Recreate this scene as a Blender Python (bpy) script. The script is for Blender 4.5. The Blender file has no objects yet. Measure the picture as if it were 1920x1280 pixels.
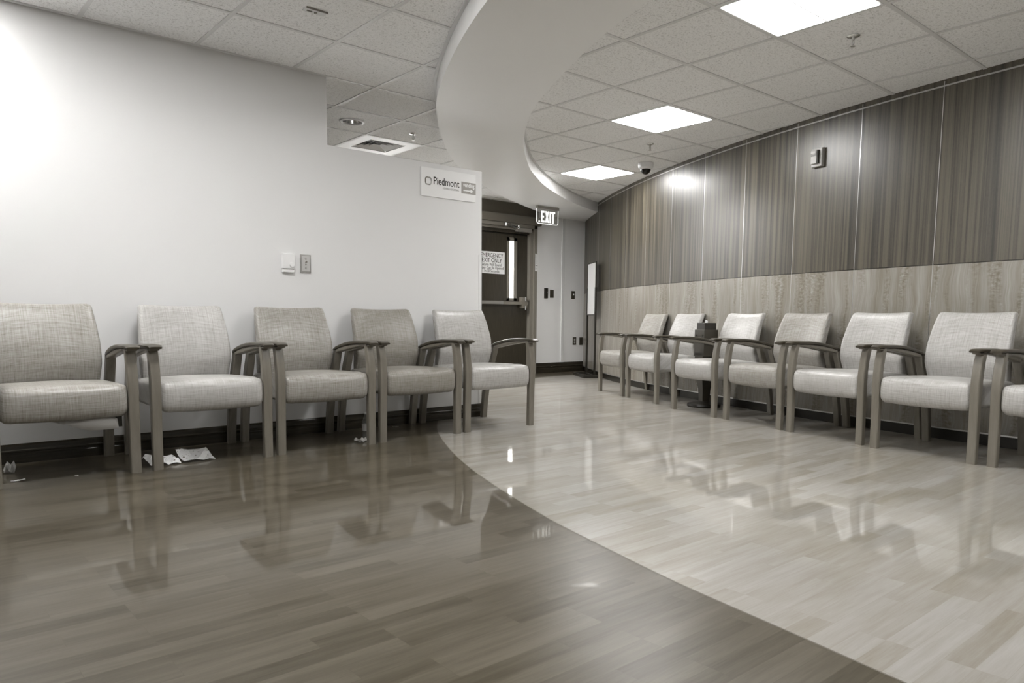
import bpy, bmesh, math, random
from mathutils import Vector, Matrix
from math import sin, cos, pi, radians, sqrt

# ------------------------------------------------------------------ camera, world, exposure
scene = bpy.context.scene
COL = scene.collection
F_PX, PITCH, YAW, ROLL, PY = 1374.704, 0.1021, -0.7099, 0.0078, 738.08
CAM_H = 0.80


def _rot():
    cx, sx = cos(PITCH), sin(PITCH); cy, sy = cos(YAW), sin(YAW); cz, sz = cos(ROLL), sin(ROLL)
    Y = Matrix(((cy, 0, sy), (0, 1, 0), (-sy, 0, cy)))
    P = Matrix(((1, 0, 0), (0, cx, -sx), (0, sx, cx)))
    Z = Matrix(((cz, -sz, 0), (sz, cz, 0), (0, 0, 1)))
    return Z @ P @ Y


R = _rot()
conv = lambda r: Vector((r[0], r[2], -r[1]))
right, up, back = conv(R[0]), -conv(R[1]), -conv(R[2])
cam_data = bpy.data.cameras.new('camera')
cam = bpy.data.objects.new('camera', cam_data)
COL.objects.link(cam)
cam.matrix_world = Matrix(((right.x, up.x, back.x, 0), (right.y, up.y, back.y, 0),
                           (right.z, up.z, back.z, CAM_H), (0, 0, 0, 1)))
cam_data.sensor_width = 36.0
cam_data.lens = F_PX / 1920 * 36.0
cam_data.shift_y = (PY - 640) / 1920
cam_data.clip_start = 0.05
scene.camera = cam

world = bpy.data.worlds.new('world')
scene.world = world
world.use_nodes = True
world.node_tree.nodes['Background'].inputs[0].default_value = (0.9, 0.9, 0.88, 1)
world.node_tree.nodes['Background'].inputs[1].default_value = 0.02

scene.view_settings.view_transform = 'Standard'
scene.view_settings.look = 'None'
scene.view_settings.exposure = 0.86
scene.view_settings.gamma = 1.0
scene.view_settings.use_curve_mapping = False

LAMP = 20.0          # radiance of the troffer diffusers
random.seed(7)

# ------------------------------------------------------------------ tiny material helpers


class NT:
    def __init__(self, name):
        self.m = bpy.data.materials.new(name)
        self.m.use_nodes = True
        self.t = self.m.node_tree
        self.b = self.t.nodes['Principled BSDF']

    def n(self, typ, **kw):
        nd = self.t.nodes.new(typ)
        for k, v in kw.items():
            if k.startswith('i_'):
                key = k[2:]
                key = int(key) if key.isdigit() else key.replace('_', ' ')
                nd.inputs[key].default_value = v
            else:
                setattr(nd, k, v)
        return nd

    def l(self, a, b):
        self.t.links.new(a, b)

    def math(self, op, a, b=None, clamp=False):
        nd = self.t.nodes.new('ShaderNodeMath')
        nd.operation = op
        nd.use_clamp = clamp
        for i, x in enumerate((a, b)):
            if x is None:
                continue
            if isinstance(x, (int, float)):
                nd.inputs[i].default_value = x
            else:
                self.l(x, nd.inputs[i])
        return nd.outputs[0]

    def ramp(self, fac, stops):
        nd = self.t.nodes.new('ShaderNodeValToRGB')
        cr = nd.color_ramp
        while len(cr.elements) < len(stops):
            cr.elements.new(0.5)
        for e, (p, c) in zip(cr.elements, stops):
            e.position = p
            e.color = tuple(c) + (1,) if len(c) == 3 else c
        self.l(fac, nd.inputs[0])
        return nd.outputs[0]

    def mix(self, fac, a, b, blend='MIX'):
        nd = self.t.nodes.new('ShaderNodeMix')
        nd.data_type = 'RGBA'
        nd.blend_type = blend
        for idx, x in ((0, fac), (6, a), (7, b)):
            if isinstance(x, (int, float)):
                nd.inputs[idx].default_value = x
            elif isinstance(x, tuple):
                nd.inputs[idx].default_value = x + (1,) if len(x) == 3 else x
            else:
                self.l(x, nd.inputs[idx])
        return nd.outputs[2]

    def coords(self, kind='Object', scale=(1, 1, 1), rot=(0, 0, 0)):
        tc = self.t.nodes.new('ShaderNodeTexCoord')
        mp = self.t.nodes.new('ShaderNodeMapping')
        mp.inputs['Scale'].default_value = scale
        mp.inputs['Rotation'].default_value = rot
        self.l(tc.outputs[kind], mp.inputs[0])
        return mp.outputs[0]

    def noise(self, vec, scale, detail=3.0, rough=0.55):
        nd = self.n('ShaderNodeTexNoise')
        nd.inputs['Scale'].default_value = scale
        nd.inputs['Detail'].default_value = detail
        nd.inputs['Roughness'].default_value = rough
        self.l(vec, nd.inputs['Vector'])
        return nd.outputs[0]

    def bump(self, h, strength, dist=0.002):
        nd = self.n('ShaderNodeBump')
        nd.inputs['Strength'].default_value = strength
        nd.inputs['Distance'].default_value = dist
        self.l(h, nd.inputs['Height'])
        self.l(nd.outputs[0], self.b.inputs['Normal'])


def tone(v, warm=1.0):
    """warm photographic grey: v is linear luminance"""
    k = (1 - min(v, 1.0)) ** 4 * warm
    return (v * (1 + 0.20 * k), v, v * (1 - 0.36 * k))


def plain(name, v, rough=0.5, metal=0.0, spec=0.5, warm=1.0, coat=0.0):
    N = NT(name)
    N.b.inputs['Base Color'].default_value = tone(v, warm) + (1,)
    N.b.inputs['Roughness'].default_value = rough
    N.b.inputs['Metallic'].default_value = metal
    N.b.inputs['Specular IOR Level'].default_value = spec
    if coat:
        N.b.inputs['Coat Weight'].default_value = coat
        N.b.inputs['Coat Roughness'].default_value = 0.1
    return N.m


def emitter(name, v, strength):
    N = NT(name)
    N.b.inputs['Base Color'].default_value = (0.4, 0.4, 0.39, 1)
    N.b.inputs['Emission Color'].default_value = v + (1,)
    N.b.inputs['Emission Strength'].default_value = strength
    return N.m


def wall_paint(name, v):
    N = NT(name)
    c = N.coords('Object')
    n = N.noise(c, 220, 2)
    n2 = N.noise(c, 3, 2)
    col = N.mix(N.math('MULTIPLY', n2, 0.25), tone(v), tone(v * 0.93))
    N.l(col, N.b.inputs['Base Color'])
    N.b.inputs['Roughness'].default_value = 0.42
    N.b.inputs['Specular IOR Level'].default_value = 0.35
    N.bump(n, 0.12, 0.001)
    return N.m


def tile_mat():
    N = NT('acoustic_tile')
    c = N.coords('Object')
    n = N.noise(c, 75, 4, 0.75)
    n2 = N.noise(c, 190, 2, 0.6)
    pits = N.ramp(n, [(0.0, (0, 0, 0)), (0.36, (0.25, 0.25, 0.25)), (0.47, (1, 1, 1))])
    fis = N.ramp(n2, [(0.30, (0.5, 0.5, 0.5)), (0.52, (1, 1, 1))])
    col = N.mix(1.0, pits, fis, 'MULTIPLY')
    out = N.mix(col, tone(0.56), tone(0.95))
    N.l(out, N.b.inputs['Base Color'])
    N.b.inputs['Roughness'].default_value = 0.95
    N.b.inputs['Specular IOR Level'].default_value = 0.1
    N.bump(col, 0.25, 0.002)
    return N.m


def fabric(name, hi, lo):
    N = NT(name)
    tc = N.n('ShaderNodeTexCoord')
    sp = N.n('ShaderNodeSeparateXYZ')
    N.l(tc.outputs['Object'], sp.inputs[0])
    x, t = sp.outputs[0], N.math('ADD', sp.outputs[2], N.math('MULTIPLY', sp.outputs[1], -0.8))

    def streak(ax, bx, a, b):
        cb = N.n('ShaderNodeCombineXYZ')
        N.l(N.math('MULTIPLY', ax, a), cb.inputs[0])
        N.l(N.math('MULTIPLY', bx, b), cb.inputs[1])
        return N.noise(cb.outputs[0], 1.0, 2.0, 0.6)
    v = streak(x, t, 330, 14)
    h = streak(t, x, 330, 14)
    v2 = streak(x, t, 130, 5)
    h2 = streak(t, x, 130, 5)
    f = N.math('ADD', N.math('ADD', v, h), N.math('MULTIPLY', N.math('ADD', v2, h2), 0.7))
    f = N.math('DIVIDE', f, 3.4)
    col = N.ramp(f, [(0.38, tone(lo)), (0.50, tone((hi + lo) * 0.52)), (0.62, tone(hi))])
    N.l(col, N.b.inputs['Base Color'])
    N.b.inputs['Roughness'].default_value = 0.36
    N.b.inputs['Specular IOR Level'].default_value = 0.45
    N.bump(f, 0.25, 0.0015)
    return N.m


def wood(name, hi, lo, scale=(60, 60, 4), rough=0.35, coat=0.0):
    N = NT(name)
    c = N.coords('Object', scale)
    n = N.noise(c, 1.0, 5, 0.6)
    col = N.ramp(n, [(0.3, tone(lo)), (0.7, tone(hi))])
    N.l(col, N.b.inputs['Base Color'])
    N.b.inputs['Roughness'].default_value = rough
    N.b.inputs['Coat Weight'].default_value = coat
    N.b.inputs['Coat Roughness'].default_value = 0.15
    N.bump(n, 0.06, 0.001)
    return N.m


def zebra(name, hi, lo):
    """quarter-sawn upper veneer: fine vertical ribbon stripes (UV = arc length, height in m)"""
    N = NT(name)
    c = N.coords('UV', (1, 1, 1))
    mp = N.n('ShaderNodeMapping'); mp.inputs['Scale'].default_value = (33, 0.22, 1); N.l(c, mp.inputs[0])
    mp2 = N.n('ShaderNodeMapping'); mp2.inputs['Scale'].default_value = (110, 0.6, 1); N.l(c, mp2.inputs[0])
    mp3 = N.n('ShaderNodeMapping'); mp3.inputs['Scale'].default_value = (300, 45, 1); N.l(c, mp3.inputs[0])
    n1 = N.noise(mp.outputs[0], 1, 3, 0.6)
    n2 = N.noise(mp2.outputs[0], 1, 2, 0.6)
    n3 = N.noise(mp3.outputs[0], 1, 2, 0.6)
    f = N.math('ADD', N.math('MULTIPLY', n1, 0.72), N.math('ADD', N.math('MULTIPLY', n2, 0.18), N.math('MULTIPLY', n3, 0.10)))
    col = N.ramp(f, [(0.40, tone(lo, 1.3)), (0.58, tone(hi, 1.2))])
    N.l(col, N.b.inputs['Base Color'])
    N.b.inputs['Roughness'].default_value = 0.37
    N.b.inputs['Specular IOR Level'].default_value = 0.9
    N.bump(n2, 0.05, 0.002)
    return N.m


def figured(name, hi, lo):
    """figured lower veneer: broken vertical flames with ripples across"""
    N = NT(name)
    c = N.coords('UV', (1, 1, 1))
    w = N.n('ShaderNodeTexNoise'); w.inputs['Scale'].default_value = 3.0; N.l(c, w.inputs[0])
    vm = N.n('ShaderNodeVectorMath', operation='MULTIPLY_ADD')
    vm.inputs[1].default_value = (0.10, 0.05, 0); N.l(w.outputs['Color'], vm.inputs[0]); N.l(c, vm.inputs[2])

    def m(sc):
        mp = N.n('ShaderNodeMapping'); mp.inputs['Scale'].default_value = sc; N.l(vm.outputs[0], mp.inputs[0])
        return mp.outputs[0]
    n1 = N.noise(m((16, 1.4, 1)), 1, 3, 0.6)
    n2 = N.noise(m((34, 60, 1)), 1, 2, 0.6)
    n3 = N.noise(m((120, 3, 1)), 1, 2, 0.6)
    n4 = N.noise(m((9, 1.2, 1)), 1, 2, 0.5)
    blot = N.math('MULTIPLY', N.ramp(n4, [(0.50, (0, 0, 0)), (0.62, (1, 1, 1))]), N.math('SUBTRACT', n2, 0.42))
    f = N.math('ADD', N.math('MULTIPLY', n1, 0.62), N.math('MULTIPLY', n3, 0.38))
    f = N.math('SUBTRACT', f, N.math('MULTIPLY', blot, 0.9))
    col = N.ramp(f, [(0.30, tone(lo, 1.3)), (0.52, tone((hi + lo) * .52, 1.2)), (0.66, tone(hi, 1.1))])
    N.l(col, N.b.inputs['Base Color'])
    N.b.inputs['Roughness'].default_value = 0.30
    N.b.inputs['Specular IOR Level'].default_value = 0.55
    return N.m


def planks(name, hi, lo, rough, var=0.22):
    N = NT(name)
    c = N.coords('Object')
    br = N.n('ShaderNodeTexBrick')
    br.offset = 0.37
    br.offset_frequency = 3
    br.inputs['Scale'].default_value = 1.0
    br.inputs['Mortar Size'].default_value = 0.0006
    br.inputs['Mortar Smooth'].default_value = 0.3
    br.inputs['Brick Width'].default_value = 0.47
    br.inputs['Row Height'].default_value = 0.0665
    br.inputs['Color1'].default_value = (0, 0, 0, 1)
    br.inputs['Color2'].default_value = (1, 1, 1, 1)
    br.inputs['Mortar'].default_value = (0.25, 0.25, 0.25, 1)
    N.l(c, br.inputs['Vector'])
    off = N.n('ShaderNodeVectorMath', operation='MULTIPLY_ADD')
    off.inputs[1].default_value = (7.0, 3.0, 5.0)
    N.l(br.outputs['Color'], off.inputs[0]); N.l(c, off.inputs[2])
    mp = N.n('ShaderNodeMapping'); mp.inputs['Scale'].default_value = (3.2, 42, 1); N.l(off.outputs[0], mp.inputs[0])
    g = N.noise(mp.outputs[0], 1, 5, 0.62)
    mp2 = N.n('ShaderNodeMapping'); mp2.inputs['Scale'].default_value = (2.2, 9, 1); N.l(off.outputs[0], mp2.inputs[0])
    g2 = N.noise(mp2.outputs[0], 1, 2, 0.5)
    mp3 = N.n('ShaderNodeMapping'); mp3.inputs['Scale'].default_value = (14, 320, 1); N.l(off.outputs[0], mp3.inputs[0])
    g3 = N.noise(mp3.outputs[0], 1, 2, 0.5)
    f = N.math('ADD', N.math('MULTIPLY', g, 0.42), N.math('MULTIPLY', g2, 0.26))
    f = N.math('ADD', f, N.math('MULTIPLY', br.outputs['Color'], var))
    f = N.math('ADD', f, N.math('MULTIPLY', g3, 0.12))
    col = N.ramp(f, [(0.32, tone(lo, 1.6)), (0.64, tone(hi, 1.2))])
    N.l(col, N.b.inputs['Base Color'])
    rn = N.noise(c, 2.5, 4, 0.6)
    N.l(N.math('ADD', rough - 0.03, N.math('MULTIPLY', rn, 0.07)), N.b.inputs['Roughness'])
    N.b.inputs['Specular IOR Level'].default_value = 0.32
    # slow waviness of the polished sheet plus a very fine grain
    mw = N.n('ShaderNodeMapping'); mw.inputs['Scale'].default_value = (5, 9, 1); N.l(c, mw.inputs[0])
    wv = N.noise(mw.outputs[0], 1, 2, 0.4)
    hh = N.math('ADD', wv, N.math('MULTIPLY', g, 0.10))
    N.bump(hh, 0.16, 0.0045)
    # polish: a dull film seen from above that turns mirror-like at grazing angles
    gs = N.n('ShaderNodeBsdfGlossy')
    gs.inputs['Color'].default_value = (0.95, 0.95, 0.93, 1)
    gs.inputs['Roughness'].default_value = 0.035
    bp = N.n('ShaderNodeBump'); bp.inputs['Strength'].default_value = 0.10; bp.inputs['Distance'].default_value = 0.003
    N.l(hh, bp.inputs['Height']); N.l(bp.outputs[0], gs.inputs['Normal'])
    fr = N.n('ShaderNodeFresnel'); fr.inputs['IOR'].default_value = 1.45
    fac = N.math('MINIMUM', N.math('MULTIPLY', N.math('SUBTRACT', fr.outputs[0], 0.155), 3.0, True), 0.30)
    ms = N.n('ShaderNodeMixShader')
    N.l(fac, ms.inputs[0]); N.l(N.b.outputs[0], ms.inputs[1]); N.l(gs.outputs[0], ms.inputs[2])
    N.l(ms.outputs[0], N.t.nodes['Material Output'].inputs['Surface'])
    return N.m


M = {
    'paint': wall_paint('painted_wall', 0.76),
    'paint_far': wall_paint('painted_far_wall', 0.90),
    'soffit': wall_paint('painted_soffit', 0.92),
    'tile': tile_mat(),
    'tbar': plain('ceiling_bar', 0.72, 0.5),
    'fab_light': fabric('vinyl_light', 0.52, 0.28),
    'fab_mid': fabric('vinyl_mid', 0.40, 0.17),
    'fab_dark': fabric('vinyl_dark', 0.33, 0.15),
    'leg': wood('chair_wood', 0.185, 0.135, (40, 40, 5), 0.33),
    'arm': wood('arm_cap', 0.052, 0.034, (40, 10, 40), 0.3),
    'rail': plain('steel_rail', 0.35, 0.35, 0.8),
    'piping': plain('seam_piping', 0.24, 0.5),
    'board': wood('dark_baseboard', 0.035, 0.018, (3, 60, 60), 0.22),
    'zebra': zebra('upper_veneer', 0.088, 0.014),
    'figured': figured('lower_veneer', 0.34, 0.16),
    'reveal': plain('metal_reveal', 0.62, 0.28, 0.9),
    'black': plain('black_metal', 0.012, 0.35),
    'recess': plain('black_recess', 0.015, 0.35),
    'floor_dark': planks('dark_plank_floor', 0.105, 0.036, 0.32, 0.16),
    'floor_light': planks('light_plank_floor', 0.38, 0.225, 0.32, 0.19),
    'white': plain('white_plastic', 0.80, 0.35),
    'steel': plain('brushed_steel', 0.42, 0.32, 0.85),
    'chrome': plain('polished_chrome', 0.75, 0.12, 1.0),
    'signwhite': plain('sign_white', 0.86, 0.4),
    'ink': plain('sign_ink', 0.02, 0.5),
    'signgrey': plain('sign_grey', 0.20, 0.45),
    'signmid': plain('sign_midgrey', 0.32, 0.45),
    'signpale': plain('sign_palegrey', 0.50, 0.45),
    'door': wood('door_veneer', 0.045, 0.026, (55, 55, 5), 0.32),
    'frame': plain('door_frame_paint', 0.20, 0.35),
    'valance': plain('header_paint', 0.16, 0.5),
    'shaded_band': plain('wall_shade_band', 0.085, 0.6),
    'lamp': emitter('lamp_diffuser', (1.0, 0.99, 0.975), LAMP),
    'lamp_fill': emitter('lamp_diffuser_fill', (1.0, 0.99, 0.975), LAMP * 2.4),  # stronger diffuser of the unseen fill light added in the passage
    'daylight': emitter('daylit_glass', (1.0, 1.0, 0.98), 3.0),
    'exit_glow': emitter('exit_glow', (1.0, 1.0, 0.97), 0.75),
    'dome': plain('smoked_dome', 0.01, 0.05),
    'paper': plain('paper', 0.75, 0.7),
    'dust': plain('dust_cover', 0.42, 0.8),
    'plate': plain('bronze_plate', 0.045, 0.35),
    'brown': plain('stand_brown', 0.030, 0.4),
}
gl = NT('clear_acrylic')
gl.b.inputs['Base Color'].default_value = (0.30, 0.30, 0.28, 1)
gl.b.inputs['Roughness'].default_value = 0.05
gl.b.inputs['Alpha'].default_value = 0.35
M['acrylic'] = gl.m

# ------------------------------------------------------------------ object helpers


def link(name, me, parent=None, mats=(), smooth=False):
    o = bpy.data.objects.new(name, me)
    COL.objects.link(o)
    for m in mats:
        me.materials.append(M[m] if isinstance(m, str) else m)
    if parent is not None:
        o.parent = parent
    if smooth:
        for p in me.polygons:
            p.use_smooth = True
    return o


def from_bm(name, bm, mats, parent=None, smooth=False, angle=None):
    bmesh.ops.recalc_face_normals(bm, faces=bm.faces)
    me = bpy.data.meshes.new(name)
    bm.to_mesh(me)
    bm.free()
    o = link(name, me, parent, mats, smooth or angle is not None)
    if angle is not None:
        me.set_sharp_from_angle(angle=radians(angle))
    return o


def tag(o, label, cat, group=None):
    o['label'] = label
    o['category'] = cat
    if group:
        o['group'] = group
    return o


def struct(o):
    o['kind'] = 'structure'
    return o


def empty(name, loc=(0, 0, 0), rz=0.0):
    o = bpy.data.objects.new(name, None)
    o.empty_display_size = 0.1
    COL.objects.link(o)
    o.location = loc
    o.rotation_euler = (0, 0, rz)
    return o


def bm_box(bm, c, s, mat=0, bevel=0.0, rot=None):
    r = bmesh.ops.create_cube(bm, size=1.0)
    vs = r['verts']
    for v in vs:
        v.co = Vector((v.co.x * s[0], v.co.y * s[1], v.co.z * s[2]))
    fs = set(f for v in vs for f in v.link_faces)
    if bevel:
        es = list(set(e for v in vs for e in v.link_edges))
        rr = bmesh.ops.bevel(bm, geom=es, offset=bevel, segments=2, affect='EDGES', profile=0.6)
        fs = set(rr['faces']) | set(f for f in fs if f.is_valid)
        vs = list(set(v for f in fs for v in f.verts))
    for v in vs:
        if rot is not None:
            v.co = rot @ v.co
        v.co += Vector(c)
    for f in fs:
        f.material_index = mat
    return vs


def box(name, lo, hi, mats, parent=None, bevel=0.0):
    bm = bmesh.new()
    c = [(a + b) / 2 for a, b in zip(lo, hi)]
    s = [abs(b - a) for a, b in zip(lo, hi)]
    bm_box(bm, c, s, 0, bevel)
    return from_bm(name, bm, mats, parent)


def bm_sweep(bm, pts, sizes, mat=0, ring=8, square=0.5, up=None):
    """sweep a rounded-rectangle section along 3-D points; sizes = (half_w along side, half_h)"""
    pts = [Vector(p) for p in pts]
    rings = []
    side0 = Vector((1, 0, 0)) if up is None else Vector(up)
    for i, p in enumerate(pts):
        d = (pts[min(i + 1, len(pts) - 1)] - pts[max(i - 1, 0)]).normalized()
        side = (side0 - d * side0.dot(d)).normalized()
        nrm = d.cross(side)
        w, h = sizes[i] if isinstance(sizes, list) else sizes
        rr = []
        n = ring * 4 // 2
        for k in range(n):
            if square < 0:
                break
            a = 2 * pi * (k + 0.5) / n
            ca, sa = cos(a), sin(a)
            e = square
            x = math.copysign(abs(ca) ** e, ca) * w
            y = math.copysign(abs(sa) ** e, sa) * h
            rr.append(bm.verts.new(p + side * x + nrm * y))
        if square < 0:
            c = min(w, h) * 0.22
            for x, y in ((w, -h + c), (w, h - c), (w - c, h), (-w + c, h), (-w, h - c), (-w, -h + c), (-w + c, -h), (w - c, -h)):
                rr.append(bm.verts.new(p + side * x + nrm * y))
        rings.append(rr)
    n = len(rings[0])
    for a, b in zip(rings[:-1], rings[1:]):
        for k in range(n):
            f = bm.faces.new((a[k], a[(k + 1) % n], b[(k + 1) % n], b[k]))
            f.material_index = mat
    bm.faces.new(rings[0][::-1]).material_index = mat
    bm.faces.new(rings[-1]).material_index = mat


def sweep(name, pts, sizes, mats, parent=None, ring=8, square=0.45, up=None):
    bm = bmesh.new()
    bm_sweep(bm, pts, sizes, 0, ring, square, up)
    return from_bm(name, bm, mats, parent, angle=38)


def bm_lathe(bm, prof, c=(0, 0, 0), seg=32, mat=0, axis='Z', closed=True):
    """prof = [(r, z)]"""
    c = Vector(c)
    rings = []
    for r, z in prof:
        rr = []
        for k in range(seg):
            a = 2 * pi * k / seg
            v = Vector((r * cos(a), r * sin(a), z))
            if axis == 'Y':
                v = Vector((v.x, v.z, v.y))
            rr.append(bm.verts.new(c + v))
        rings.append(rr)
    for a, b in zip(rings[:-1], rings[1:]):
        for k in range(seg):
            f = bm.faces.new((a[k], a[(k + 1) % seg], b[(k + 1) % seg], b[k]))
            f.material_index = mat
    if closed:
        if prof[0][0] > 1e-4:
            bm.faces.new(rings[0][::-1]).material_index = mat
        if prof[-1][0] > 1e-4:
            bm.faces.new(rings[-1]).material_index = mat


def lathe(name, prof, mats, parent=None, c=(0, 0, 0), seg=32, axis='Z', closed=True):
    bm = bmesh.new()
    bm_lathe(bm, prof, c, seg, 0, axis, closed)
    return from_bm(name, bm, mats, parent, angle=35)


def bm_prism(bm, poly, z0, z1, mat=0, plane='XY'):
    def P3(x, y, z):
        return (x, y, z) if plane == 'XY' else (x, z, y)
    a = [bm.verts.new(P3(x, y, z0)) for x, y in poly]
    b = [bm.verts.new(P3(x, y, z1)) for x, y in poly]
    n = len(poly)
    bm.faces.new(a[::-1]).material_index = mat
    bm.faces.new(b).material_index = mat
    for k in range(n):
        bm.faces.new((a[k], a[(k + 1) % n], b[(k + 1) % n], b[k])).material_index = mat


def prism(name, poly, z0, z1, mats, parent=None, plane='XY'):
    bm = bmesh.new()
    bm_prism(bm, poly, z0, z1, 0, plane)
    return from_bm(name, bm, mats, parent)


def soft_box(name, half, radius, deform, mats, parent=None, n=14):
    """rounded box on a subdivided cube, then deformed: deform(u,v,w in -1..1, p) -> Vector"""
    bm = bmesh.new()
    bmesh.ops.create_cube(bm, size=2.0)
    bmesh.ops.subdivide_edges(bm, edges=bm.edges[:], cuts=n, use_grid_fill=True)
    h = Vector(half)
    for v in bm.verts:
        u = v.co.copy()
        # concentrate vertices towards the rims
        q = Vector([math.copysign(abs(t) ** 0.8, t) for t in u])
        p = Vector([q[i] * h[i] for i in range(3)])
        inner = Vector([max(-(h[i] - radius), min(h[i] - radius, p[i])) for i in range(3)])
        d = p - inner
        if d.length > 1e-9:
            p = inner + d.normalized() * radius
        v.co = deform(q, p)
    return from_bm(name, bm, mats, parent, smooth=True)


def text_mesh(name, body, size, mats, parent, xf, bold=0.0, align='LEFT', xs=1.0, space=1.0, depth=0.0006):
    cu = bpy.data.curves.new(name, 'FONT')
    cu.body = body
    cu.size = size
    cu.offset = bold
    cu.align_x = align
    cu.space_character = space
    cu.extrude = depth
    cu.resolution_u = 3
    tmp = bpy.data.objects.new(name + '_tmp', cu)
    COL.objects.link(tmp)
    bpy.context.view_layer.update()
    me = bpy.data.meshes.new_from_object(tmp.evaluated_get(bpy.context.evaluated_depsgraph_get()))
    bpy.data.objects.remove(tmp)
    me.name = name
    me.materials.clear()
    me.transform(Matrix.Diagonal((xs, 1, 1, 1)))
    me.transform(xf)
    return link(name, me, parent, mats)


def face_neg_y(x, y, z):
    """text lying in the XZ plane, readable from -y, at point"""
    return Matrix.Translation((x, y, z)) @ Matrix.Rotation(pi / 2, 4, 'X')


# ------------------------------------------------------------------ plan curves
T = 0.6096
AR, BR, AL, BL = 5.5297, 4.8427, 5.5076, 4.7073
CEIL = 2.406
SOF = 2.283
WCX, WCY, WR = 18.852, -0.625, 13.61           # the right wall is an arc


def wall_x(y, inset=0.0):
    return WCX - sqrt((WR + inset) ** 2 - (y - WCY) ** 2)


def interp(pts, y):
    if y <= pts[0][0]:
        (a, b), (c, d) = pts[0], pts[1]
    elif y >= pts[-1][0]:
        (a, b), (c, d) = pts[-2], pts[-1]
    else:
        for (a, b), (c, d) in zip(pts[:-1], pts[1:]):
            if a <= y <= c:
                break
    return b + (d - b) * (y - a) / (c - a)


def smoothed(pts, step=0.05, it=25):
    y0, y1 = pts[0][0], pts[-1][0]
    n = int((y1 - y0) / step)
    ys = [y0 + (y1 - y0) * k / n for k in range(n + 1)]
    xs = [interp(pts, y) for y in ys]
    for _ in range(it):
        xs = [xs[0]] + [(xs[k - 1] + 2 * xs[k] + xs[k + 1]) / 4 for k in range(1, n)] + [xs[-1]]
    return list(zip(ys, xs))


LEFT = smoothed([(-4.0, 1.05), (-2, 1.32), (-1, 1.46), (0, 1.60), (0.61, 1.682), (0.835, 1.724), (1.087, 1.764), (1.336, 1.804),
                 (1.604, 1.872), (1.99, 1.963), (2.52, 2.14), (2.98, 2.313), (3.33, 2.466), (3.74, 2.671),
                 (4.16, 2.90), (4.455, 3.091), (4.9, 3.43), (5.19, 3.672), (5.47, 3.913), (5.782, 4.207), (6.2, 4.68), (6.55, 5.15),
                 (6.905, 5.65), (7.115, 5.993), (7.35, 6.43), (7.625, 6.963), (8.4, 8.5)], it=10)
RIGHT = smoothed([(-4.0, 1.75), (-2, 2.03), (-1, 2.17), (0, 2.33), (1.0, 2.49), (1.7, 2.64), (2.347, 2.822), (2.72, 2.959), (2.953, 3.064), (3.288, 3.225),
                  (3.843, 3.516), (4.096, 3.677), (4.293, 3.817), (4.802, 4.227), (5.163, 4.574), (5.601, 5.025),
                  (6.111, 5.681), (6.498, 6.301), (6.891, 7.04), (7.113, 7.644)], it=8)
LIMX0, LIMX1, LIMY0, LIMY1 = -2.6, 9.0, -3.6, 7.95
WY = 4.72          # face of the left wall
FARY = 7.95


def floor_curve(y):
    if y > 7.25:
        return interp([(7.25, 6.3), (7.36, 6.75), (7.42, 7.1), (7.46, 7.8), (7.5, 9.0)], y)
    return interp(LEFT, y)


def mid(y):
    r = interp(RIGHT, y) if y < 7.113 else 7.7 + (y - 7.113) * 2.2
    return (interp(LEFT, y) + r) / 2


# ------------------------------------------------------------------ floor
def build_floor():
    bm = bmesh.new()
    ys = [LIMY0 - 0.2 + 0.1 * k for k in range(int((7.2 - LIMY0) / 0.1) + 1)]
    y = ys[-1]
    while y < 8.15:
        y += 0.02
        ys.append(y)
    rows = []
    for y in ys:
        c = min(floor_curve(y), 9.2)
        rows.append([bm.verts.new((x, y, 0)) for x in (LIMX0 - 0.2, c, 9.4)])
    for a, b in zip(rows[:-1], rows[1:]):
        f = bm.faces.new((a[0], a[1], b[1], b[0])); f.material_index = 0
        f = bm.faces.new((a[1], a[2], b[2], b[1])); f.material_index = 1
    o = from_bm('floor', bm, ['floor_dark', 'floor_light'])
    struct(o)
    # the thin inlaid joint strip between the two colours
    bm = bmesh.new()
    prev = None
    for y in ys:
        if y > 7.2:
            break
        c = floor_curve(y)
        cur = [bm.verts.new((c - 0.002, y, 0.0006)), bm.verts.new((c + 0.0035, y, 0.0006))]
        if prev:
            bm.faces.new((prev[0], prev[1], cur[1], cur[0]))
        prev = cur
    struct(from_bm('trim_1', bm, ['valance']))


build_floor()

# ------------------------------------------------------------------ ceiling (tiles, bars, holes for fittings)
# cells: (side, i, k): x=(A+i)T .. , y=(B+k)T ..
R_LAMPS = [(0, -3), (2, 0), (4, 3)]
R_LAMPS = [(0, -2), (2, 1), (4, 4)]
R_HID = [(0, -5)]
L_LAMPS = [(-6, 2), (-4, 0), (-5, -4), (2, 7)]  # all but the first: unseen fill lights added to brighten walls and passage
CAN = (-1, 4)
VENT = (0, 5)


def cell(side, i, k):
    A, B = (AR, BR) if side == 'R' else (AL, BL)
    if side == 'R':
        return ((A + i) * T, (B + k) * T, (A + i + 1) * T, (B + k + 1) * T)
    return ((A + i) * T, (B + k) * T, (A + i + 1) * T, (B + k + 1) * T)


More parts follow.
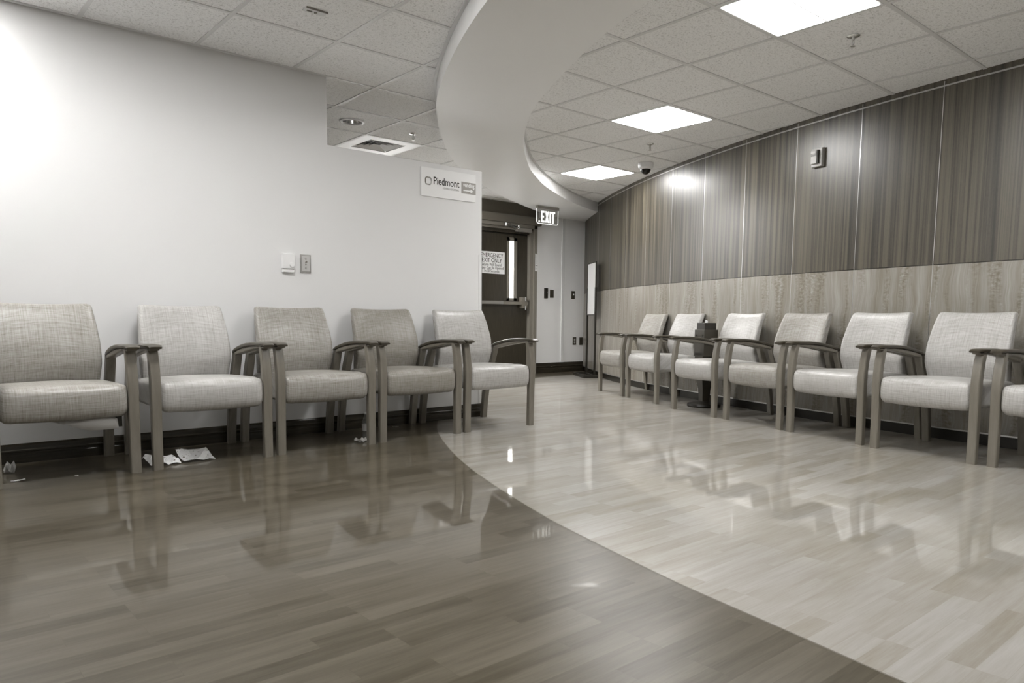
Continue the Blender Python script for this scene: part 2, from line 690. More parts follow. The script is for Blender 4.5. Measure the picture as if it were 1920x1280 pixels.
def build_ceiling():
    bm = bmesh.new()
    ZT = CEIL + 0.004
    for side in 'LR':
        holes = [cell(side, *c) for c in ((R_LAMPS + R_HID) if side == 'R' else (L_LAMPS + [CAN, VENT]))]
        cuts = set()
        y = LIMY0 - 0.1
        while y < 8.15:
            cuts.add(round(y, 4)); y += 0.06
        for h in holes:
            cuts.add(h[1]); cuts.add(h[3])
        cuts = sorted(cuts)
        for y0, y1 in zip(cuts[:-1], cuts[1:]):
            ym = (y0 + y1) / 2
            act = sorted((h[0], h[2]) for h in holes if h[1] < ym < h[3])
            xa0, xa1 = (LIMX0 - 0.1, LIMX0 - 0.1) if side == 'L' else (mid(y0), mid(y1))
            xe0, xe1 = (mid(y0), mid(y1)) if side == 'L' else (9.2, 9.2)
            if xe0 > 9.2: xe0 = 9.2
            if xe1 > 9.2: xe1 = 9.2
            if xa0 > 9.2: continue
            edges = [(xa0, xa1)]
            for a, b in act:
                edges += [(a, a), (b, b)]
            edges.append((xe0, xe1))
            for q in range(0, len(edges) - 1, 2):
                (a0, a1), (b0, b1) = edges[q], edges[q + 1]
                vs = [bm.verts.new(p) for p in ((a0, y0, ZT), (b0, y0, ZT), (b1, y1, ZT), (a1, y1, ZT))]
                bm.faces.new(vs).material_index = 0
    # ring of tile around the downlight
    x0, y0, x1, y1 = cell('L', *CAN)
    cx, cy, r = 3.057, 5.611, 0.083
    N = 48
    prev = None
    first = None
    for k in range(N + 1):
        a = 2 * pi * k / N
        d = Vector((cos(a), sin(a)))
        tx = ((x1 if d.x > 0 else x0) - cx) / d.x if abs(d.x) > 1e-6 else 1e9
        ty = ((y1 if d.y > 0 else y0) - cy) / d.y if abs(d.y) > 1e-6 else 1e9
        t = min(tx, ty)
        cur = ((cx + d.x * r, cy + d.y * r), (cx + d.x * t, cy + d.y * t))
        if prev:
            vs = [bm.verts.new((p[0], p[1], ZT)) for p in (prev[0], prev[1], cur[1], cur[0])]
            bm.faces.new(vs).material_index = 0
        prev = cur
    for cxx, cyy in ((x0, y0), (x1, y0), (x1, y1), (x0, y1)):   # corner slivers
        pass
    # backing above everything so no light leaks
    vs = [bm.verts.new(p) for p in ((LIMX0 - .2, LIMY0 - .2, 2.62), (9.4, LIMY0 - .2, 2.62), (9.4, 8.2, 2.62), (LIMX0 - .2, 8.2, 2.62))]
    bm.faces.new(vs).material_index = 1
    # bars
    W = 0.012
    for side in 'LR':
        A, B = (AR, BR) if side == 'R' else (AL, BL)
        for k in range(-14, 10):
            y = (B + k) * T
            if not (LIMY0 < y < 7.95):
                continue
            m = min(mid(y), 9.2)
            xa, xb = (LIMX0, m) if side == 'L' else (m, min(9.2, wall_x(min(y, 7.9)) + 0.15))
            if xb - xa > 0.05:
                bm_box(bm, ((xa + xb) / 2, y, CEIL + 0.002), (xb - xa, 2 * W, 0.005), 1)
        for i in range(-14, 7):
            x = (A + i) * T
            if x < LIMX0 or x > 8.6:
                continue
            ym = LIMY0
            while mid(ym) < x and ym < 7.9:
                ym += 0.02
            ya, yb = (ym, 7.94) if side == 'L' else (LIMY0, ym)
            if yb - ya > 0.05:
                bm_box(bm, (x, (ya + yb) / 2, CEIL + 0.0022), (2 * W, yb - ya, 0.005), 1)
    struct(from_bm('ceiling', bm, ['tile', 'tbar']))


build_ceiling()


def build_soffit():
    bm = bmesh.new()
    ys = []
    y = LIMY0
    while y < 7.113:
        ys.append(y); y += 0.04
    ys.append(7.113)
    rows = []
    for y in ys:
        l, r = interp(LEFT, y), interp(RIGHT, y)
        rows.append([bm.verts.new(p) for p in ((l, y, CEIL + 0.02), (l, y, SOF), (r, y, SOF), (r, y, CEIL + 0.02))])
    for a, b in zip(rows[:-1], rows[1:]):
        for k in range(3):
            bm.faces.new((a[k], a[k + 1], b[k + 1], b[k]))
    # past the arc's meeting with the panelled wall
    last = rows[-1]
    y = 7.113
    prev = last[0:2]
    pr = [last[2], None]
    ra = bm.verts.new((9.2, 7.113, SOF))
    rt = bm.verts.new((9.2, 7.113, CEIL + .02))
    bm.faces.new((last[2], ra, rt, last[3]))
    rr = ra
    rl = last[2]
    while y < 8.05:
        y2 = y + 0.05
        l = min(interp(LEFT, y2), 9.1)
        cur = [bm.verts.new((l, y2, CEIL + 0.02)), bm.verts.new((l, y2, SOF))]
        r2 = bm.verts.new((9.2, y2, SOF))
        bm.faces.new((prev[0], prev[1], cur[1], cur[0]))
        if rl is not None:
            bm.faces.new((prev[1], rl, rr, r2, cur[1])); rl = None
        else:
            bm.faces.new((prev[1], rr, r2, cur[1]))
        prev, rr, y = cur, r2, y2
    o = from_bm('trim_2', bm, ['soffit'])
    struct(o)
    # wall angle along both edges
    for idx, (C, s) in enumerate(((LEFT, -1), (RIGHT, 1))):
        bm = bmesh.new()
        prev = None
        for y in ys:
            x = interp(C, y)
            cur = [bm.verts.new(p) for p in ((x + s * 0.001, y, CEIL - 0.003), (x + s * 0.024, y, CEIL - 0.003), (x + s * 0.024, y, CEIL + 0.004))]
            if prev:
                bm.faces.new((prev[0], prev[1], cur[1], cur[0]))
                bm.faces.new((prev[1], prev[2], cur[2], cur[1]))
            prev = cur
        struct(from_bm('trim_%d' % (3 + idx), bm, ['tbar']))


build_soffit()

# ------------------------------------------------------------------ walls
XE = 3.72      # end of the left wall
XN = 2.382     # where the full-height part stops
bm = bmesh.new()
bm_prism(bm, [(LIMX0, 0), (XE, 0), (XE, 1.965), (XN, 1.965), (XN, 2.43), (LIMX0, 2.43)], WY, WY + 0.12, 0, 'XZ')
struct(from_bm('wall_left', bm, ['paint']))
bm = bmesh.new()   # corner guard
for lo, hi in (((XE - 0.028, WY - 0.003, 0.105), (XE + 0.003, WY, 1.31)), ((XE, WY - 0.003, 0.105), (XE + 0.003, WY + 0.12, 1.31))):
    bm_box(bm, [(a + b) / 2 for a, b in zip(lo, hi)], [b - a for a, b in zip(lo, hi)])
struct(from_bm('trim_5', bm, ['paint']))


def baseboard(name, x0, x1, y, h, end=False):
    """moulded dark base along x, face towards -y"""
    bm = bmesh.new()
    prof = [(0, 0), (-0.014, 0), (-0.014, h * .42), (-0.011, h * .46), (-0.011, h * .55), (-0.0145, h * .60), (-0.0145, h * .66), (-0.009, h * .70), (-0.008, h * .9), (-0.004, h), (0, h)]
    a = [bm.verts.new((x0, y + p, z)) for p, z in prof]
    b = [bm.verts.new((x1, y + p, z)) for p, z in prof]
    n = len(prof)
    for k in range(n):
        bm.faces.new((a[k], a[(k + 1) % n], b[(k + 1) % n], b[k]))
    bm.faces.new(a); bm.faces.new(b[::-1])
    return struct(from_bm(name, bm, ['board']))


baseboard('baseboard_left', LIMX0, XE + 0.012, WY, 0.105)
baseboard('baseboard_back', 7.262, 8.30, FARY, 0.150)

# far wall with the door opening (x 6.10..7.13) and the closing walls behind the camera
bm = bmesh.new()
bm_prism(bm, [(LIMX0, 0), (6.17, 0), (6.17, 2.05), (7.165, 2.05), (7.165, 0), (8.9, 0), (8.9, 2.45), (LIMX0, 2.45)], FARY, FARY + 0.12, 0, 'XZ')
struct(from_bm('wall_back', bm, ['paint_far']))
struct(box('trim_6', (7.79, FARY - 0.012, 0.15), (7.845, FARY, 2.29), ['paint']))
struct(box('trim_7', (LIMX0, FARY - 0.02, 2.24), (7.30, FARY, 2.43), ['shaded_band']))  # wall above the header, its shade put into a dark colour
struct(box('trim_8', (5.4, FARY - 0.055, 2.128), (7.325, FARY, 2.24), ['valance']))
struct(box('wall_side', (LIMX0 - 0.12, LIMY0, 0), (LIMX0, FARY, 2.45), ['paint']))
struct(box('wall_front', (LIMX0, LIMY0 - 0.12, 0), (6.6, LIMY0, 2.45), ['paint']))


def build_right_wall():
    y0, y1, n = LIMY0, 8.10, 150
    ys = [y0 + (y1 - y0) * k / n for k in range(n + 1)]
    th = lambda y: math.asin((y - WCY) / WR)
    s0 = th(1.984) * WR
    bm = bmesh.new()
    uv = bm.loops.layers.uv.new('UVMap')

    def strip(z0, z1, mat, i0, i1):
        prev = None
        for y in ys:
            s = th(y) * WR - s0
            cur = (bm.verts.new((wall_x(y, -i0), y, z0)), bm.verts.new((wall_x(y, -i1), y, z1)), s)
            if prev:
                f = bm.faces.new((prev[0], cur[0], cur[1], prev[1]))
                f.material_index = mat
                for lp, (ss, zz) in zip(f.loops, ((prev[2], z0), (cur[2], z0), (cur[2], z1), (prev[2], z1))):
                    lp[uv].uv = (ss, zz)
            prev = cur
    strip(0.0, 0.078, 2, -0.022, -0.022)
    strip(0.078, 0.0781, 2, -0.022, 0.0)
    strip(0.078, 1.186, 1, 0, 0)
    strip(1.186, 1.187, 2, 0, -0.004)
    strip(1.187, 1.190, 2, -0.004, -0.004)
    strip(1.190, 1.191, 2, -0.004, 0)
    strip(1.191, 2.366, 0, 0, 0)
    strip(2.372, 2.45, 0, 0, 0)
    strip(0.0, 2.45, 2, -0.12, -0.12)
    me = bpy.data.meshes.new('wall_right')
    bm.to_mesh(me); bm.free()
    struct(link('wall_right', me, None, ['zebra', 'figured', 'recess']))
    # metal reveals: vertical strips, top line and base line
    bm = bmesh.new()
    k = -9
    while True:
        s = s0 + k * 0.612
        y = WCY + WR * sin(s / WR)
        if y > 7.9:
            break
        if y > LIMY0:
            a = s / WR
            c = Vector((WCX - (WR - 0.0012) * cos(a), WCY + (WR - 0.0012) * sin(a), (0.08 + 2.40) / 2))
            bm_box(bm, c, (0.003, 0.0045, 2.32), 0, 0, Matrix.Rotation(-a, 3, 'Z'))
        k += 1
    def line(z0, z1, out):
        prev = None
        for y in ys:
            cur = [bm.verts.new((wall_x(y, o), y, z)) for o, z in ((0.004, z0), (-out, z0), (-out, z1), (0.004, z1))]
            if prev:
                for q in range(3):
                    bm.faces.new((prev[q], prev[q + 1], cur[q + 1], cur[q]))
            prev = cur
    line(2.364, 2.374, 0.002)
    line(0.075, 0.084, 0.004)
    struct(from_bm('trim_9', bm, ['reveal']))


# sign convention: positive inset moves into the wall body (larger radius = smaller x), so flip
def wall_x(y, inset=0.0):
    # inset > 0 : behind the face (towards +x)
    return WCX - sqrt((WR - inset) ** 2 - (y - WCY) ** 2)


build_right_wall()


def wall_frame(y, z=0.0, off=0.0):
    """matrix whose +x runs along the panelled wall (viewer's right), +y goes into the wall"""
    a = math.asin((y - WCY) / WR)
    ex = Vector((-sin(a), -cos(a), 0))
    ey = Vector((cos(a), -sin(a), 0))
    m = Matrix(((ex.x, ey.x, 0, wall_x(y)), (ex.y, ey.y, 0, y), (0, 0, 1, z), (0, 0, 0, 1)))
    return m @ Matrix.Translation((0, -off, 0))


# ------------------------------------------------------------------ troffers
TROF_LABEL = {
    0: 'square recessed ceiling light cut by the top edge of the photo',
    1: 'square recessed ceiling light in the middle of the row of three',
    2: 'square recessed ceiling light farthest from the camera beside the dome camera',
}


def troffer(c, label, lamp='lamp'):
    x0, y0, x1, y1 = c
    cx, cy = (x0 + x1) / 2, (y0 + y1) / 2
    h = T / 2 - 0.012
    e = empty('ceiling_light', (cx, cy, CEIL))
    tag(e, label, 'ceiling light', 'square recessed ceiling lights')
    bm = bmesh.new()
    for sx, sy, lx, ly in ((0, 1, h, .006), (0, -1, h, .006), (1, 0, .006, h - .012), (-1, 0, .006, h - .012)):
        bm_box(bm, (sx * (h - .006), sy * (h - .006), 0.02), (2 * lx, 2 * ly, 0.045))
    bm_box(bm, (0, 0, 0.07), (2 * h, 2 * h, 0.004))
    bm_box(bm, (0, 0, 0.002), (2 * h - .02, 0.010, 0.010))
    from_bm('light_frame', bm, ['white'], e)
    for s in (-1, 1):
        bm = bmesh.new()
        d0, d1 = 0.006, h - 0.012
        bm_box(bm, (0, s * (d0 + d1) / 2, 0.002 if lamp == 'lamp' else 0.009), (2 * (h - .012), d1 - d0, 0.014), 0, 0.003)
        from_bm('diffuser', bm, [lamp], e)
    return e


for n, c in enumerate(R_LAMPS):
    troffer(cell('R', *c), TROF_LABEL[n])
HID = ['square recessed ceiling light behind the camera on the panelled side',
       'square recessed ceiling light just left of the photo near the white wall',
       'added unseen fill light above the dark floor just over the top edge of the photo',
       'added unseen fill light behind the camera over the dark floor',
       'added unseen fill light in the passage near the dark wooden door']
hid = iter(HID)
for c in R_HID:
    troffer(cell('R', *c), next(hid))
for c in L_LAMPS:
    troffer(cell('L', *c), next(hid), 'lamp_fill' if c[1] == 7 else 'lamp')

# ------------------------------------------------------------------ downlight, vent, sprinklers, camera, detector
e = empty('downlight', (3.057, 5.611, CEIL))
tag(e, 'unlit round recessed downlight with white ring seen above the low end of the white wall', 'downlight')
lathe('trim_ring', [(0.079, 0.006), (0.080, -0.004), (0.088, -0.009), (0.100, -0.006), (0.104, 0.002), (0.079, 0.006)], ['white'], e, closed=False, seg=48)
lathe('reflector', [(0.081, 0.0), (0.078, 0.03), (0.066, 0.10), (0.05, 0.13)], ['chrome'], e, closed=False, seg=48)
lathe('bulb', [(0.0, 0.085), (0.03, 0.09), (0.042, 0.12), (0.042, 0.135), (0.0, 0.136)], ['signmid'], e, seg=32)

x0, y0, x1, y1 = cell('L', *VENT)
e = empty('ceiling_vent', ((x0 + x1) / 2, (y0 + y1) / 2, CEIL))
tag(e, 'square white louvred ceiling air vent behind the low end of the white wall', 'vent')
h = T / 2 - 0.012
bm = bmesh.new()
inn = 0.185
for k in range(4):
    a = Matrix.Rotation(k * pi / 2, 3, 'Z')
    bm_box(bm, a @ Vector((0, (h + inn) / 2, 0.002)), (2 * h if k % 2 == 0 else 2 * inn, h - inn, 0.006), 0, 0, a)
from_bm('face_plate', bm, ['white'], e)
bm = bmesh.new()
for k in range(4):
    s = inn - 0.012 - k * 0.04
    for q in range(4):
        a = Matrix.Rotation(q * pi / 2, 3, 'Z')
        t = Matrix.Rotation(radians(-28), 3, 'X')
        bm_box(bm, a @ Vector((0, s, 0.012)), (2 * s + .01, 0.036, 0.002), 0, 0, a @ t)
from_bm('louvres', bm, ['white'], e)
box('duct_back', (-h, -h, 0.05), (h, h, 0.054), ['black'], e)


def sprinkler(x, y, label, drop=0.055):
    e = empty('sprinkler', (x, y, CEIL))
    tag(e, label, 'sprinkler', 'ceiling sprinklers')
    lathe('escutcheon', [(0.0, 0.003), (0.034, 0.003), (0.036, 0.0), (0.03, -0.005), (0.012, -0.008), (0.0, -0.008)], ['chrome'], e, seg=24)
    bm = bmesh.new()
    bm_lathe(bm, [(0.0, -0.006), (0.008, -0.006), (0.008, -0.02), (0.005, -0.022), (0.0, -0.022)], seg=12)
    for s in (-1, 1):
        bm_sweep(bm, [(s * .006, 0, -0.02), (s * .011, 0, -0.032), (s * .003, 0, -drop + .004)], (0.0022, 0.0022))
    from_bm('frame_arms', bm, ['steel'], e, angle=40)
    lathe('deflector', [(0.0, -drop + .002), (0.013, -drop + .001), (0.0135, -drop - .001), (0.0, -drop - .001)], ['steel'], e, seg=20)


sprinkler(4.285, 2.042, 'chrome sprinkler head nearest the camera, beside the largest ceiling light')
sprinkler(5.475, 4.449, 'small chrome sprinkler head just above the dome camera')
sprinkler(3.655, 5.611, 'dark sprinkler head beside the unlit downlight behind the white wall')

e = empty('ceiling_sensor', (1.845, 3.77, CEIL))
tag(e, 'small flat rectangular plate with a hook in the left ceiling tiles', 'ceiling plate')
bm = bmesh.new(); bm_box(bm, (0, 0, 0.001), (0.12, 0.055, 0.007), 0, 0.001)
from_bm('plate', bm, ['tbar'], e)
bm = bmesh.new(); bm_box(bm, (0.0, -0.028, -0.001), (0.12, 0.004, 0.008)); bm_box(bm, (-0.03, 0.002, -0.004), (0.03, 0.006, 0.006)); bm_lathe(bm, [(0, -.009), (.008, -.008), (.009, -.002), (0, -.002)], (0.005, .002, 0), 12)
from_bm('catch', bm, ['signgrey'], e)

e = empty('security_camera', (6.103, 5.009, CEIL))
tag(e, 'white ceiling dome security camera with smoked glass beside the panelled wall', 'camera')
lathe('housing', [(0.0, 0.003), (0.078, 0.003), (0.080, -0.02), (0.074, -0.045), (0.056, -0.060), (0.050, -0.062), (0.0, -0.062)], ['white'], e, seg=40)
lathe('smoked_dome', [(0.052 * cos(t * pi / 16), -0.060 - 0.052 * sin(t * pi / 16)) for t in range(8)] + [(0.0, -0.112)], ['dome'], e, seg=32)

# ------------------------------------------------------------------ chairs
def arm_pts(side, z_off=0.0):
    x = side * 0.2955
    return [(x, -0.034, 0.637 + z_off), (x, -0.01, 0.643 + z_off), (x, 0.07, 0.6435 + z_off), (x, 0.15, 0.643 + z_off), (x, 0.23, 0.637 + z_off),
            (x, 0.30, 0.628 + z_off), (x, 0.38, 0.612 + z_off), (x, 0.44, 0.597 + z_off), (x, 0.485, 0.583 + z_off)]


def make_chair():
    e = empty('waiting_room_chair')

    def seat_def(q, p):
        x, y, z = p
        z += 0.014 * (1 - q.x ** 2) * (1 - q.y ** 2) * (1 if q.z > 0 else 0)
        z += -0.010 * (1 - q.x ** 2) * (1 if q.z < 0 else 0) * (0.5 - q.y * .5)
        t = (y + 0.25) / 0.5      # 0 front .. 1 rear
        if z < 0:
            z *= 1 - 0.28 * max(0, t)
        y -= 0.018 * (1 - (z / 0.08) ** 2) * max(0, 1 - t * 3) * (1 - 0.4 * q.x ** 2)
        # puckers at the front corners
        if abs(q.x) > 0.8 and t < 0.25:
            z += 0.0022 * sin(z * 150 + y * 60)
        return Vector((x, y + 0.262, z + 0.379 - 0.012 * t))
    soft_box('seat', (0.273, 0.262, 0.081), 0.034, seat_def, ['fab_mid'], e, 17)

    def prof_y(z):
        return interp([(0.40, 0.49), (0.45, 0.462), (0.54, 0.432), (0.643, 0.442), (0.75, 0.478), (0.80, 0.498), (0.866, 0.53)], z)

    def half_w(z):
        return interp([(0.40, 0.236), (0.47, 0.246), (0.56, 0.252), (0.66, 0.250), (0.77, 0.240), (0.866, 0.229)], z)

    def back_def(q, p):
        x, y, z = p
        zz = z + 0.636
        zz -= 0.008 * (1 - q.x ** 2) * max(0, q.z)
        w = half_w(zz) / 0.24
        yy = prof_y(zz) + (y + 0.03) * (0.92 if q.y < 0 else 1.0)
        yy += 0.026 * (1 - q.x ** 2) - 0.006
        return Vector((x * w, yy, zz))
    b = soft_box('backrest', (0.24, 0.030, 0.230), 0.022, back_def, ['fab_mid'], e, 17)
    # piping round the rear seam
    pts = []
    for s in range(0, 65):
        t = s / 64 * 2 * pi
        ca, sa = cos(t), sin(t)
        qx = math.copysign(abs(ca) ** 0.22, ca); qz = math.copysign(abs(sa) ** 0.22, sa)
        zz = 0.636 + 0.2265 * qz
        zz -= 0.008 * (1 - qx ** 2) * max(0, qz)
        pts.append((half_w(zz) * qx * 0.992, prof_y(zz) + 0.047 + 0.026 * (1 - qx ** 2) - 0.006, zz))
    sweep('piping', pts, (0.0032, 0.0032), ['piping'], b, ring=4, square=1.0, up=(0, 1, 0))

    for s in (-1, 1):
        x = s * 0.2955
        fl = [(x, 0.020, 0.0), (x, 0.019, 0.15), (x, 0.016, 0.28), (x, 0.013, 0.36), (x, 0.012, 0.42), (x, 0.014, 0.475), (x, 0.020, 0.53), (x, 0.030, 0.585), (x, 0.043, 0.634)]
        fw = [(0.0245, 0.018), (0.0248, 0.018), (0.025, 0.019), (0.025, 0.020), (0.025, 0.021), (0.025, 0.020), (0.025, 0.019), (0.0248, 0.018), (0.0245, 0.017)]
        sweep('leg', fl, fw, ['leg'], e, square=-1)
        rl = [(x, 0.602, 0.0), (x, 0.585, 0.14), (x, 0.563, 0.27), (x, 0.530, 0.38), (x, 0.500, 0.46), (x, 0.468, 0.54), (x, 0.455, 0.578)]
        rw = [(0.0245, 0.018), (0.0245, 0.019), (0.0245, 0.021), (0.0245, 0.024), (0.0245, 0.024), (0.0245, 0.022), (0.0245, 0.02)]
        sweep('leg', rl, rw, ['leg'], e, square=-1)
        ap = arm_pts(s)
        aw = [(0.030, 0.006), (0.037, 0.010), (0.0385, 0.011), (0.038, 0.0115), (0.036, 0.012), (0.034, 0.012), (0.031, 0.012), (0.028, 0.012), (0.022, 0.008)]
        cap = sweep('armrest', ap, aw, ['arm'], e, square=0.55)
        up_ = [(p[0], p[1], p[2] - 0.012 - d) for p, d in zip(arm_pts(s)[1:-1], (0.004, 0.005, 0.008, 0.0115, 0.012, 0.011, 0.008))]
        sweep('armrest_support', up_, [(0.0235, 0.005), (0.0235, 0.006), (0.0235, 0.010), (0.0235, 0.013), (0.0235, 0.014), (0.0235, 0.013), (0.0235, 0.010)], ['leg'], e, square=0.4)
        bm = bmesh.new()
        bm_box(bm, (s * 0.262, 0.29, 0.330), (0.014, 0.50, 0.022), 0, 0.002)
        from_bm('side_rail', bm, ['rail'], e)
    bm = bmesh.new()
    bm_box(bm, (0, 0.515, 0.330), (0.55, 0.02, 0.024), 0, 0.002)
    for s in (-1, 1):
        bm_sweep(bm, [(s * .12, .515, .335), (s * .12, .52, .42), (s * .12, .535, .52), (s * .12, .55, .60)], (0.012, 0.004))
    from_bm('back_frame', bm, ['rail'], e, angle=40)
    return e


proto = make_chair()


def copy_tree(o, parent=None):
    c = o.copy()
    COL.objects.link(c)
    if parent is not None:
        c.parent = parent
        c.matrix_parent_inverse = o.matrix_parent_inverse.copy()
    for ch in o.children:
        copy_tree(ch, c)
    return c


def set_fabric(root, mat):
    for ch in root.children:
        if ch.name.split('.')[0] in ('seat', 'backrest'):
            ch.material_slots[0].link = 'OBJECT'
            ch.material_slots[0].material = M[mat]


left_row = [
    (0.656, 4.045, 0.0, 'fab_mid', 'grey upholstered armchair cut by the left edge, torn lining hanging under its seat'),
    (1.354, 4.048, 0.0, 'fab_light', 'pale upholstered armchair second from the left, crumpled papers under its left front leg'),
    (2.030, 4.058, -0.006, 'fab_mid', 'upholstered armchair in the middle of the five against the white wall'),
    (2.716, 4.072, -0.012, 'fab_dark', 'darkest grey upholstered armchair, second from the right against the white wall'),
    (3.396, 4.070, -0.020, 'fab_light', 'pale upholstered armchair at the doorway end of the white wall'),
]
rr = [((6.10, 5.62), (5.855, 5.075), 'fab_mid', 'farthest upholstered armchair of the panelled wall row, next to the poster stand'),
      ((5.818, 4.965), (5.575, 4.415), 'fab_light', 'pale armchair second from the poster stand, left of the black bin'),
      ((5.403, 4.104), (5.178, 3.479), 'fab_light', 'brightest pale armchair in front of the black bin, its back catching the light'),
      ((5.163, 3.389), (4.981, 2.798), 'fab_mid', 'darker grey armchair fourth from the poster stand against the panelled wall'),
      ((4.963, 2.714), (4.783, 2.132), 'fab_light', 'armchair third from the right edge of the photo against the panelled wall'),
      ((4.732, 2.020), (4.646, 1.438), 'fab_light', 'large near armchair by the panelled wall, last one whose whole back is in view'),
      ((4.636, 1.335), (4.552, 0.75), 'fab_light', 'nearest armchair of the panelled wall row, cut by the right edge of the photo')]
chairs = []
for k, (x, y, a, fab, lab) in enumerate(left_row):
    chairs.append((x, y, a, fab, lab, 'armchairs against the white wall'))
for (A, B, fab, lab), ang_ in zip(rr, (-114.5, -112.5, -109.7, -107.2, -105, -99.8, -98.6)):
    A, B = Vector(A), Vector(B)
    d = (B - A).normalized()
    c = (A + B) / 2 + d * 0.0255
    chairs.append((c.x, c.y, radians(ang_), fab, lab, 'armchairs against the panelled wall'))
built = []
for k, (x, y, a, fab, lab, grp) in enumerate(chairs):
    o = proto if k == 0 else copy_tree(proto)
    o.location = (x, y, 0)
    o.rotation_euler = (0, 0, a)
    tag(o, lab, 'chair', grp)
    set_fabric(o, fab)
    built.append(o)

# torn dust cover hanging below the first chair's seat
bm = bmesh.new()
n = 22
top, bot, bk = [], [], []
for k in range(n + 1):
    t = k / n
    x = -0.12 + t * 0.345
    sag = 0.066 * min(1, t * 1.6) ** 1.3
    dip = 0.004 * sin(t * pi)
    zt = 0.304
    top.append(bm.verts.new((x, 0.06 + 0.02 * sin(t * 6), zt)))
    bot.append(bm.verts.new((x, 0.03 + 0.015 * sin(t * 5), zt - sag - dip)))
    bk.append(bm.verts.new((x, 0.30, zt - sag * .35)))
for k in range(n):
    bm.faces.new((top[k], top[k + 1], bot[k + 1], bot[k]))
    bm.faces.new((bot[k], bot[k + 1], bk[k + 1], bk[k]))
dc = from_bm('torn_lining', bm, ['dust'], built[0], smooth=True)
dc.modifiers.new('thick', 'SOLIDIFY').thickness = 0.002
dc['label'] = 'torn pale lining sagging below the seat'
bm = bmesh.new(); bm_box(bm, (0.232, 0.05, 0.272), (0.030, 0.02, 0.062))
from_bm('lining_shadow_board', bm, ['black'], built[0]).name = 'lining_shadow'  # black block drawn as the dark gap beside the lining

# ------------------------------------------------------------------ black stand with box head (behind the third chair)
e = empty('floor_bin', (5.79, 3.99, 0), radians(-115))
tag(e, 'narrow black and brown box stand on a round base between the pale armchairs', 'bin')
lathe('base', [(0.0, 0.0), (0.150, 0.0), (0.155, 0.012), (0.150, 0.030), (0.10, 0.042), (0.045, 0.05), (0.0, 0.05)], ['black'], e, seg=40)
bm = bmesh.new()
secs = [(0.035, 0.04), (0.04, 0.16), (0.07, 0.32), (0.07, 0.50)]
prev = None
for hw, z in secs:
    cur = [bm.verts.new((sx * hw, sy * hw, z)) for sx, sy in ((-1, -1), (1, -1), (1, 1), (-1, 1))]
    if prev:
        for k in range(4):
            bm.faces.new((prev[k], prev[(k + 1) % 4], cur[(k + 1) % 4], cur[k]))
    else:
        bm.faces.new(cur)
    prev = cur
bm.faces.new(prev)
from_bm('pedestal', bm, ['brown'], e)
box('lower_box', (-0.088, -0.07, 0.47), (0.088, 0.07, 0.713), ['brown'], e, 0.004)
box('upper_box', (-0.072, -0.058, 0.70), (0.072, 0.058, 0.776), ['black'], e, 0.003)
for s in (-1, 1):
    bm = bmesh.new()
    bm_lathe(bm, [(0, -.003), (.009, -.003), (.009, .003), (0, .003)], (s * 0.058, -0.0715, 0.66), 14, 0, 'Y')
    from_bm('screw', bm, ['black'], e)
prism('paper_tissue', [(-0.012, 0.77), (-0.006, 0.80), (0.004, 0.785), (0.012, 0.797), (0.016, 0.77)], -0.01, 0.004, ['paper'], e, 'XZ')

# ------------------------------------------------------------------ poster stand in the far corner
d = Vector((0.24, 0.38)).normalized()
ang = math.atan2(d.y, d.x) - pi / 2         # local +y along the poster, -x faces the room's left
e = empty('poster_stand', (7.545, 7.095, 0), math.atan2(d.y, d.x))
tag(e, 'black metal floor stand with a blank white poster in the far corner', 'sign stand')
bm = bmesh.new()
L2, W2 = 0.315, 0.165
for (a, b) in (((-L2, -W2), (L2, -W2)), ((L2, -W2), (L2, W2)), ((L2, W2), (-L2, W2)), ((-L2, W2), (-L2, -W2))):
    c = ((a[0] + b[0]) / 2, (a[1] + b[1]) / 2, 0.02)
    bm_box(bm, c, (abs(b[0] - a[0]) + .02, max(abs(b[1] - a[1]) - .02, .02), 0.04), 0, 0.002)
bm_box(bm, (0, 0, 0.012), (0.6, 0.3, 0.006))
bm_box(bm, (0, 0, 0.02), (0.60, 0.03, 0.03))
from_bm('base_tray', bm, ['black'], e)
for s in (-1, 1):
    box('post', (s * 0.225 - 0.019, -0.012, 0.02), (s * 0.225 + 0.019, 0.012, 1.235), ['black'], e, 0.002)
bm = bmesh.new()
for s in (-1, 1):
    bm_box(bm, (s * 0.218, 0, 1.22), (0.014, 0.016, 0.72), 0, 0.001)
bm_box(bm, (0, 0, 1.575), (0.45, 0.016, 0.014), 0, 0.001)
bm_box(bm, (0, 0, 0.862), (0.45, 0.02, 0.014), 0, 0.001)
from_bm('poster_frame', bm, ['black'], e)
box('poster', (-0.212, -0.004, 0.868), (0.212, 0.004, 1.569), ['signwhite'], e)

# ------------------------------------------------------------------ door at the end of the passage
de = empty('door_1', (6.66, FARY, 0)); struct(de)
bm = bmesh.new()
FX0, FX1 = 6.125 - 6.66, 7.255 - 6.66
for lo, hi in (((FX1 - 0.12, -0.02, 0), (FX1 - 0.055, 0.10, 2.125)), ((FX1 - 0.06, -0.045, 0), (FX1, 0.02, 2.125)),
               ((FX0, -0.045, 0), (FX0 + 0.06, 0.02, 2.125)), ((FX0 + .055, -0.02, 0), (FX0 + 0.10, 0.10, 2.125)),
               ((FX0, -0.045, 2.075), (FX1, 0.02, 2.127)), ((FX0, -0.02, 2.04), (FX1, 0.10, 2.08))):
    bm_box(bm, [(a + b) / 2 for a, b in zip(lo, hi)], [b - a for a, b in zip(lo, hi)], 0, 0.003)
from_bm('door_frame', bm, ['frame'], de)
leaf = box('door_leaf', (FX0 + 0.09, 0.035, 0.01), (FX1 - 0.125, 0.08, 1.975), ['door'], de)
